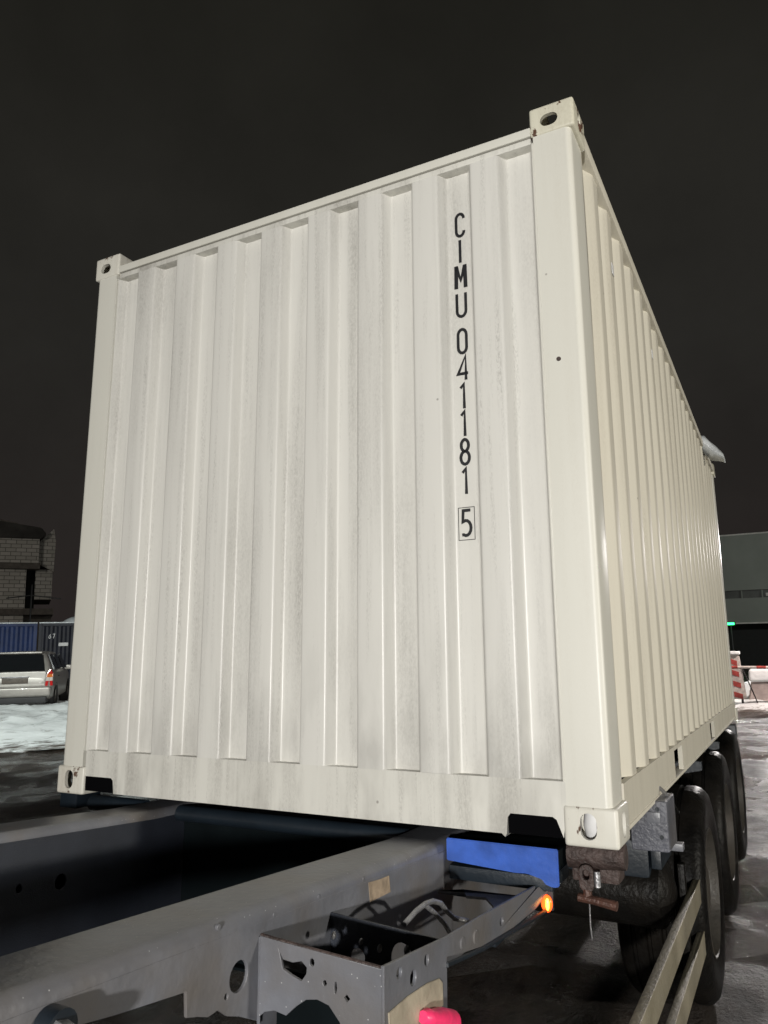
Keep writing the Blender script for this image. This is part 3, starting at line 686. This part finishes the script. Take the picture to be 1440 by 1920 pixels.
# air tank lying across, grey valve box, mount
tk = NB(); tube(tk, [(1.75, 1.14, -.40), (1.78, 1.14, -.40), (1.82, 1.14, -.40), (2.38, 1.14, -.40), (2.41, 1.14, -.40), (2.43, 1.14, -.40)], [.03, .10, .14, .14, .10, .03], 28); obj('air_tank', tk, 'rubber', T)
vb = NB(); box(vb, 2.335, 2.475, .74, .96, -.155, .030, .008, 3); vbo = obj('valve_box', vb, 'plastic_box', T)
for x, z in ((2.37, .005), (2.44, .0), (2.45, -.10)): bm = NB(); tube(bm, [(x, .742, z), (x, .734, z)], .008, 12); obj('box_fitting', bm, 'chassis_dark', vbo)
bm = NB(); box(bm, 2.40, 2.45, .730, .741, -.05, -.01, .003); obj('box_label', bm, 'chassis', vbo)
bm = NB(); tube(bm, [(2.36, .80, .03), (2.38, .86, .06), (2.43, .90, .055), (2.46, .87, .035)], .008, 8); obj('air_hose', bm, 'steel', T); bm = NB(); tube(bm, [(2.42, .95, .02), (2.44, 1.05, .0), (2.46, 1.15, -.08)], .008, 8); obj('air_hose', bm, 'rubber', T)
bm = NB(); box(bm, 2.30, 2.49, .99, 1.04, -.20, -.17, .004); obj('mount_bracket', bm, 'chassis', T); bm = NB(); box(bm, 2.36, 2.40, 1.0, 1.30, -.28, -.20, .004); obj('mount_bracket', bm, 'chassis_dark', T)
bm = NB(); box(bm, 1.88, 2.35, 1.02, 1.30, -.33, -.08, .02); obj('battery_case', bm, 'chassis_dark', T)
# side guard
G = thing('side_guard', 'pair of weathered greenish aluminium guard rails in front of the near trailer wheel', 'guard rail', (2.46, .3, -.6), RIG)
for zt_, ye in ((-.415, 1.47), (-.635, 1.49)):
    bm = NB()
    box(bm, 2.458, 2.488, -1.2, ye, zt_-.098, zt_, .004, 2)
    tube(bm, [(2.4865, -1.2, zt_-.0015), (2.4865, ye, zt_-.0015)], .0030, 6)
    obj('guard_rail', bm, 'alu', G)
bm = NB(); box(bm, 2.43, 2.457, 1.22, 1.27, -.74, -.30, .004); obj('guard_post', bm, 'rubber', G)

# ice slab hanging from the roof edge
def ice():
    bm = NB(); rng = random.Random(3); rings = []
    path = [(2.36, 2.585, .030), (2.43, 2.560, .036), (2.47, 2.505, .040), (2.52, 2.455, .040), (2.55, 2.430, .030), (2.58, 2.400, .022), (2.60, 2.380, .008)]
    n = 14
    for i, (x, z, t) in enumerate(path):
        ring = []
        for k in range(n):
            a = 2*math.pi*k/n; yy = 4.95+.16*(1-.06*i)*math.cos(a)*(1+rng.uniform(-.12, .12)); dz = t*1.3*math.sin(a)*(1+rng.uniform(-.3, .3))
            ring.append(bm.verts.new((x+dz*.45+rng.uniform(-.008, .008), yy, z+dz)))
        rings.append(ring)
    for a, b in zip(rings, rings[1:]):
        for k in range(n): bm.faces.new((a[k], a[(k+1) % n], b[(k+1) % n], b[k]))
    bm.faces.new(rings[0][::-1]); bm.faces.new(rings[-1]); return bm
tag(obj('ice_slab', ice(), 'ice', None, (2.43, 4.75, 2.5), RIG, recalc=True, angle=60), 'jagged slab of snowy ice hanging over the far roof edge of the container', 'ice')

# ================================================================== estate car at the left
def station_wagon():
    h = Vector((-.795, .607, 0)); h.rotate(Matrix.Rotation(R(-9), 3, 'Z'))     # heading
    # local: +y forward, +x right.  rear bumper at y=0
    base = Vector((-14.28, 10.42, .22)); ang = math.atan2(-h.x, h.y)
    F = Matrix.Translation(base) @ Matrix.Rotation(ang, 4, 'Z')
    c = thing('station_wagon', 'silver beige station wagon parked rear-on behind the snow bank', 'car', (0, 0, 0), F)
    hw = .855
    # stations: (y, half width belt, sill z, belt z, roof z, roof half width)
    st = [(.00, .70, .42, .74, .78, .66), (.04, .80, .36, .86, .92, .74), (.10, .835, .33, .93, 1.03, .745), (.22, .85, .30, .96, 1.25, .72), (.36, .855, .27, .965, 1.42, .66), (.55, .86, .26, .965, 1.455, .62), (1.0, .86, .25, .96, 1.475, .61), (1.7, .86, .24, .95, 1.48, .61), (2.4, .86, .24, .94, 1.46, .61), (2.9, .86, .24, .93, 1.30, .63), (3.4, .85, .24, .92, 1.0, .68), (3.9, .83, .26, .86, .90, .70), (4.3, .76, .33, .72, .74, .6)]
    bm = NB(); rings = []
    for y, wb, zs, zb, zr, wr in st:
        half = [(.0, zs), (wb*.88, zs), (wb*.985, zs+.07), (wb, (zs+zb)/2), (wb*.985, zb-.03), (wb*.96, zb+.01)]
        half += [(wr+(wb*.96-wr)*(1-t), zb+.01+(zr-zb-.02)*t) for t in (.35, .7)]
        half += [(wr*.99, zr-.035), (wr*.90, zr-.008), (wr*.5, zr+.008), (0, zr+.012)]
        ring = [bm.verts.new((x, y, z)) for x, z in half]+[bm.verts.new((-x, y, z)) for x, z in half[-2:0:-1]]
        rings.append(ring)
    for a, b in zip(rings, rings[1:]):
        n = len(a)
        for k in range(n): bm.faces.new((a[k], b[k], b[(k+1) % n], a[(k+1) % n]))
    bm.faces.new(rings[0]); bm.faces.new(rings[-1][::-1])
    bd = obj('body', bm, 'car', c, recalc=True, angle=50)
    # bumper
    bm = NB(); box(bm, -.84, .84, -.06, .30, .36, .60, .05, 4); obj('bumper', bm, 'car', c)
    bm = NB(); box(bm, -.74, .74, -.03, .5, .20, .36, .03, 3); obj('bumper_apron', bm, 'trim', c)
    bm = NB(); tube(bm, [(-.35, -.01, .24), (.45, -.01, .24)], .012, 8); obj('tow_bar', bm, 'steel', c)
    # tailgate panel below glass
    bm = NB(); prism(bm, [(-.70, .62), (.70, .62), (.705, .93), (.69, .97), (-.69, .97), (-.705, .93)], 1, -.004, .05, .012)
    for v in bm.verts: v.co.y += max(0, (v.co.z-.80))*.18
    tg = obj('tailgate', bm, 'car', c)
    # rear window, sloping
    bm = NB(); P = [(-.67, .085, 1.0), (.67, .085, 1.0), (.64, .19, 1.16), (.585, .315, 1.385), (.53, .335, 1.405), (-.53, .335, 1.405), (-.585, .315, 1.385), (-.64, .19, 1.16)]
    a = [bm.verts.new((x, y-.055, z)) for x, y, z in P]; b = [bm.verts.new((x*1.01, y+.03, z)) for x, y, z in P]
    bm.faces.new(a)
    for i in range(8): bm.faces.new((a[i], a[(i+1) % 8], b[(i+1) % 8], b[i]))
    obj('rear_window', bm, 'glass', c, recalc=True)
    # roof spoiler with a cap of frost
    bm = NB(); box(bm, -.56, .56, .27, .50, 1.425, 1.475, .02, 3); obj('roof_spoiler', bm, 'car', c)
    # plate
    bm = NB(); box(bm, -.30, .30, -.03, .0, .70, .83, .006); pl = obj('number_plate', bm, 'plate', c)
    bm = NB(); box(bm, -.33, .33, -.022, .01, .845, .865, .004); obj('plate_trim', bm, 'steel', c)
    for s in (1, -1):
        t = None
        for (z0, z1, mm, x0) in ((.62, .74, 'lens_red', .70), (.74, .83, 'lens_clear', .715), (.83, .91, 'lens_amber', .725), (.91, 1.02, 'lens_red', .735)):
            bm = NB(); top_in = x0+.012
            pts = [(s*x0, z0), (s*.865, z0), (s*(.86 if z1 < .95 else .82), z1), (s*(top_in if z1 < .95 else .78), z1)]
            prism(bm, pts, 1, .0, .10, .004)
            for v in bm.verts: v.co.y += max(0, (v.co.z-.80))*.22+(.10 if abs(v.co.x) > .84 else 0)-.012
            if t is None: t = obj('tail_lamp', bm, mm, c)
            else: obj('lens', bm, mm, t)
        bm = NB(); y0 = .45
        a = [(s*.835, .50, 1.01), (s*.838, 1.25, 1.01), (s*.665, 1.25, 1.405), (s*.675, .60, 1.39)]
        for dy in (0, .85, 1.70):
            bm = NB(); A_ = [bm.verts.new((x+s*.012, y+dy, z-.01*dy)) for x, y, z in a]; B_ = [bm.verts.new((x-s*.02, y+dy, z-.01*dy)) for x, y, z in a]; bm.faces.new(A_)
            for i in range(4): bm.faces.new((A_[i], B_[i], B_[(i+1) % 4], A_[(i+1) % 4]))
            obj('side_window', bm, 'glass', c, recalc=True)
        for y in (.85, 3.45):
            cc = (s*.80, y, .30); bm = NB()
            lathe(bm, [(.18, s*.02), (.20, s*.06), (.29, s*.07), (.31, s*.04), (.31, -s*.12), (.28, -s*.15)], cc, 32); ty = obj('tyre', bm, 'rubber', c, recalc=True)
            bm = NB(); lathe(bm, [(.19, s*.05), (.18, s*.03), (.05, s*.05), (.001, s*.05)], cc, 24); obj('wheel_cover', bm, 'rim', ty, recalc=True)
            bm = NB(); lathe(bm, [(.36, s*.066), (.34, s*.055), (.335, -s*.1)], (s*.80, y, .31), 32); obj('wheel_arch', bm, 'trim', c, recalc=True)
    bm = NB(); box(bm, .88, 1.02, 2.55, 2.68, .95, 1.08, .03, 3); box(bm, .83, .90, 2.6, 2.66, .97, 1.0); obj('side_mirror', bm, 'car', c)
    bm = NB(); tube(bm, [(.868, 1.15, .83), (.868, 1.30, .83)], .012, 8); obj('door_handle', bm, 'trim', c)
    return c
station_wagon()

# ================================================================== blue containers behind the car
def far_container(name, label, x0, x1, F, m, depth=2.4, hgt=2.55, doors=False, group=None):
    c = thing(name, label, 'shipping container', ((x0+x1)/2, 0, 0), F, group)
    n = max(3, int((x1-x0)/.28)); pts = [(x0+.1, .0)]; pw = (x1-x0-.2)/n
    for k in range(n):
        a = x0+.1+k*pw; pts += [(a+pw*.25, 0), (a+pw*.5, .05), (a+pw*.75, .05), (a+pw, 0)]
    bm = NB(); v0 = [bm.verts.new((x, y, .12)) for x, y in pts]; v1 = [bm.verts.new((x, y, hgt-.08)) for x, y in pts]
    for i in range(len(pts)-1): bm.faces.new((v0[i], v0[i+1], v1[i+1], v1[i]))
    obj('wall_panel', bm, m, c, angle=20)
    bm = NB(); box(bm, x0+.05, x1-.05, .06, depth, .1, hgt-.02, .01); obj('body', bm, m, c)
    for x in (x0, x1-.12): bm = NB(); box(bm, x, x+.12, -.02, .12, 0, hgt, .01); obj('corner_post', bm, m, c)
    for z0, z1 in ((0, .12), (hgt-.1, hgt)): bm = NB(); box(bm, x0+.12, x1-.12, -.012, .1, z0, z1, .008); obj('rail', bm, m, c)
    bm = NB(); box(bm, x0, x1, -.01, depth, hgt+.001, hgt+.05, .02); obj('snow_cover', bm, 'ice', c)
    return c
# frame facing the camera at about 30 m
pc = Vector((-20.7, 16.02, .10)); d = Vector((pc.x-2.94, pc.y+2.44, 0)).normalized(); FB = Matrix.Translation(pc) @ Matrix.Rotation(math.atan2(-d.x, d.y), 4, 'Z')
b1 = far_container('storage_container', 'bright blue storage container behind the wagon, right beside the darker navy one', -1.42, -.02, FB, 'cblue', group='containers behind the wagon')
b0 = far_container('storage_container', 'blue storage container cut off by the left edge of the picture', -4.4, -1.47, FB, 'cblue', group='containers behind the wagon')
b2 = far_container('storage_container', 'dark navy storage container numbered 67 with a small white plate', .03, 5.8, FB, 'cnavy', group='containers behind the wagon')
FC = FB
glyph('6', .36, 2.02, .075, .15, -.03, .022, 'white_paint', b2, 'number_digit')
glyph('7', .49, 2.02, .075, .15, -.03, .022, 'white_paint', b2, 'number_digit')
bm = NB(); box(bm, .70, 1.02, -.035, -.02, 1.74, 1.86, .004); obj('label_plate', bm, 'white_paint', b2)
for k in range(9):
    z = 1.25+k*.10; bm = NB(); box(bm, -1.60-.004*k, -1.56-.004*k+.012*(k % 3), -.03, -.022, z, z+.055, .002); obj('vertical_marking', bm, 'white_paint', b0)
# snow covered mound on top of the dark container
bm = NB(); bmesh.ops.create_uvsphere(bm, u_segments=24, v_segments=12, radius=1, matrix=Matrix.Translation((1.45, 1.2, 2.62)) @ Matrix.Diagonal((.62, .5, .22, 1)))
for v in bm.verts: v.co += Vector((0, 0, .04*noise.noise(v.co*3)))
tag(obj('snow_mound', bm, 'ice', None, (1.45, 1.2, 2.62), FB), 'small pale mound of snow on top of the dark navy container', 'snow')

# ================================================================== unfinished block building at left
pb = Vector((-40.6, 31.14, 0)); d = Vector((pb.x-2.94, pb.y+2.44, 0)).normalized(); FH = Matrix.Translation(pb) @ Matrix.Rotation(math.atan2(-d.x, d.y), 4, 'Z')
bh = thing('block_building', 'unfinished building of pale masonry blocks with dark slabs and snowy roof at the left', 'building', (0, 0, 0), FH)
def hb(name, m, *a, bev=0.):
    bm = NB(); box(bm, *a, bev); return obj(name, bm, m, bh)
hb('upper_wall', 'brick', -9.0, .15, 0, 7, 7.35, 8.95)
hb('floor_slab', 'concrete', -9.1, .25, -.12, 7.2, 6.95, 7.35)
hb('lower_wall', 'brick', -9.0, -.55, .3, 6.8, 4.35, 6.95)
hb('recess', 'clad_dark', -.55, .0, 1.6, 6.8, 3.0, 6.95)
hb('side_pier', 'brick', .0, 1.05, .9, 7.6, 5.0, 7.0)
bm = NB(); prism(bm, [(.15, 7.35), (1.10, 6.85), (1.15, 8.9), (1.0, 9.75), (.15, 8.85)], 1, .6, 7.0); obj('gable_wall', bm, 'brick', bh)
hb('floor_slab', 'concrete', -9.1, 1.2, -.1, 7.2, 3.95, 4.35)
hb('ground_wall', 'brick', -9.0, -.6, .2, 6.8, 2.9, 3.95)
hb('ground_wall', 'concrete', -.6, 1.1, 1.2, 6.8, 0, 3.95)
bm = NB(); prism(bm, [(-9.2, 8.95), (-9.2, 10.3), (-3.0, 10.15), (.2, 9.7), (.55, 9.3), (.2, 8.95)], 1, -.25, 7.2, .06); obj('roof', bm, 'roof_felt', bh)
bm = NB(); prism(bm, [(-9.2, 10.31), (-3.0, 10.16), (-1.2, 9.9), (-1.2, 9.95), (-3.0, 10.3), (-9.2, 10.45)], 1, -.2, 7.0); obj('roof_snow', bm, 'concrete', bh)
# thin utility mast in front of it
mast = thing('utility_mast', 'thin dark mast with a small crossarm in front of the block building', 'mast', (-21.2, 15.6, 0))
bm = NB(); tube(bm, [(-23.6, 17.9, 0), (-23.6, 17.9, 4.3)], .035, 8); obj('pole', bm, 'trim', mast)
bm = NB(); pv = Vector((-23.6, 17.9, 3.75)); sd = Vector((.607, .795, 0))
tube(bm, [pv-sd*.9, pv+Vector((0, 0, .12)), pv+sd*1.1+Vector((0, 0, -.02))], .022, 6); obj('crossarm', bm, 'trim', mast)
ORG_ok = 1

# ================================================================== hall at the right
hd = Vector((-.02, 1.0, 0)).normalized(); FR = Matrix.Translation((1.0, 43.0, 0)) @ Matrix.Rotation(R(-1.0), 4, 'Z')
hl_ = thing('warehouse', 'long grey green clad warehouse with a dark loading bay behind the barrier', 'warehouse', (0, 0, 0), FR)
def hw_(name, m, *a, bev=0.):
    bm = NB(); box(bm, *a, bev); return obj(name, bm, m, hl_)
hw_('upper_cladding', 'clad', -30, 40, 0, 20, 4.05, 7.05)
hw_('lower_cladding', 'clad', -30, 40, .02, 20, 2.32, 3.62)
hw_('window_band', 'win', -30, 40, .25, .4, 3.62, 4.05)
hw_('roof_edge', 'galv', -30.1, 40.1, -.06, .3, 7.05, 7.12)
for k in range(16): bm = NB(); box(bm, -3+k*1.0, -2.94+k*1.0, .12, .24, 3.62, 4.05); obj('window_mullion', bm, 'clad', hl_)
for k in range(4): x = -1.9+k*2.9+(k*37 % 5)*.1; bm = NB(); box(bm, x, x+.16, .10, .2, 3.70, 3.86); obj('window_handle', bm, 'galv', hl_)
hw_('canopy_edge', 'galv', -30, 40, -.12, .3, 2.25, 2.32)
hw_('loading_bay', 'clad_dark', -30, 40, 1.2, 20, 0, 2.25)
for x in (-8, 16): hw_('bay_column', 'clad', x, x+.4, -.02, .4, 0, 2.25)
sg = thing('signal_lamp', 'small glowing green signal lamp under the warehouse canopy edge', 'lamp', (0, 0, 0), Matrix.Translation((.62, 38.0, 2.22)))
bm = NB(); box(bm, -.17, .17, -.02, .12, -.055, .055, .03, 3); obj('lens', bm, 'green_lit', sg)
bm = NB(); box(bm, -.22, .22, .1, .3, -.09, .09, .02); obj('housing', bm, 'trim', sg)
bm = NB(); tube(bm, [(0, .2, -.05), (0, .2, -2.22)], .04, 8); obj('post', bm, 'trim', sg)
gp = NB(); box(gp, .77, .92, 24.0, 24.15, 0, 1.78, .01); tag(obj('gate_post', gp, 'plastic_box', None, (.85, 24, 0)), 'tall plain grey gate post just behind the container corner', 'post')
# barrier arm
ba = thing('barrier_arm', 'red and white striped horizontal barrier pole across the right edge', 'barrier', (1.4, 17.5, 0))
bm = NB(); tube(bm, [(1.35, 17.50, .985), (6.6, 17.75, .93)], .034, 12); obj('pole', bm, 'rwwhite', ba)
for k in range(9):
    x = 1.66+k*.60; y = 17.50+(x-1.35)*.25/5.25; z = .985-(x-1.35)*.055/5.25
    bm = NB(); tube(bm, [(x, y, z), (x+.20, y+.0095, z-.0021)], .0365, 12); obj('red_band', bm, 'rwred', ba)
bm = NB(); box(bm, 6.5, 6.85, 17.6, 17.9, 0, 1.15, .03); obj('cabinet', bm, 'rwwhite', ba)
# striped warning panel
wp = thing('warning_post', 'snow capped red and white striped warning board beside the container', 'warning board', (1.70, 17.9, .1))
bm = NB(); prism(bm, [(1.50, .22), (1.98, .22), (1.90, 1.22), (1.86, 1.27), (1.55, 1.27), (1.50, 1.22)], 1, 17.86, 17.94, .01); obj('board', bm, 'rwwhite', wp)
for k in range(4):
    z = .30+k*.26; bm = NB(); prism(bm, [(1.51, z+.16), (1.51, z+.04), (1.90-.02*k, z-.08), (1.90-.02*k, z+.04)], 1, 17.852, 17.859); obj('stripe', bm, 'rwred', wp)
for x in (1.56, 1.88):
    bm = NB(); tube(bm, [(x, 17.9, .02), (x, 17.9, .35)], .025, 8); obj('leg', bm, 'trim', wp)
bm = NB(); box(bm, 1.50, 1.92, 17.80, 18.0, 1.265, 1.345, .035, 3); obj('snow_cap', bm, 'snow', wp)
bm = NB(); tube(bm, [(1.92, 17.86, 1.0), (2.14, 17.80, .35), (2.20, 17.80, .15)], .014, 8); obj('strut', bm, 'trim', wp)
# concrete block with snow
cb = thing('concrete_block', 'low pinkish concrete block with bright snow lying on top under the barrier pole', 'concrete block', (2.35, 18.4, .1))
bm = NB(); prism(bm, [(1.98, .10), (2.86, .10), (2.70, .62), (2.10, .66)], 1, 18.1, 19.1, .03); obj('block', bm, 'block', cb)
bm = NB(); box(bm, 2.06, 2.66, 18.05, 19.0, .62, .92, .07, 4)
for v in bm.verts: v.co += Vector((.03*noise.noise(v.co*4), 0, .04*noise.noise(v.co*3)))
obj('snow_cap', bm, 'snow', cb)
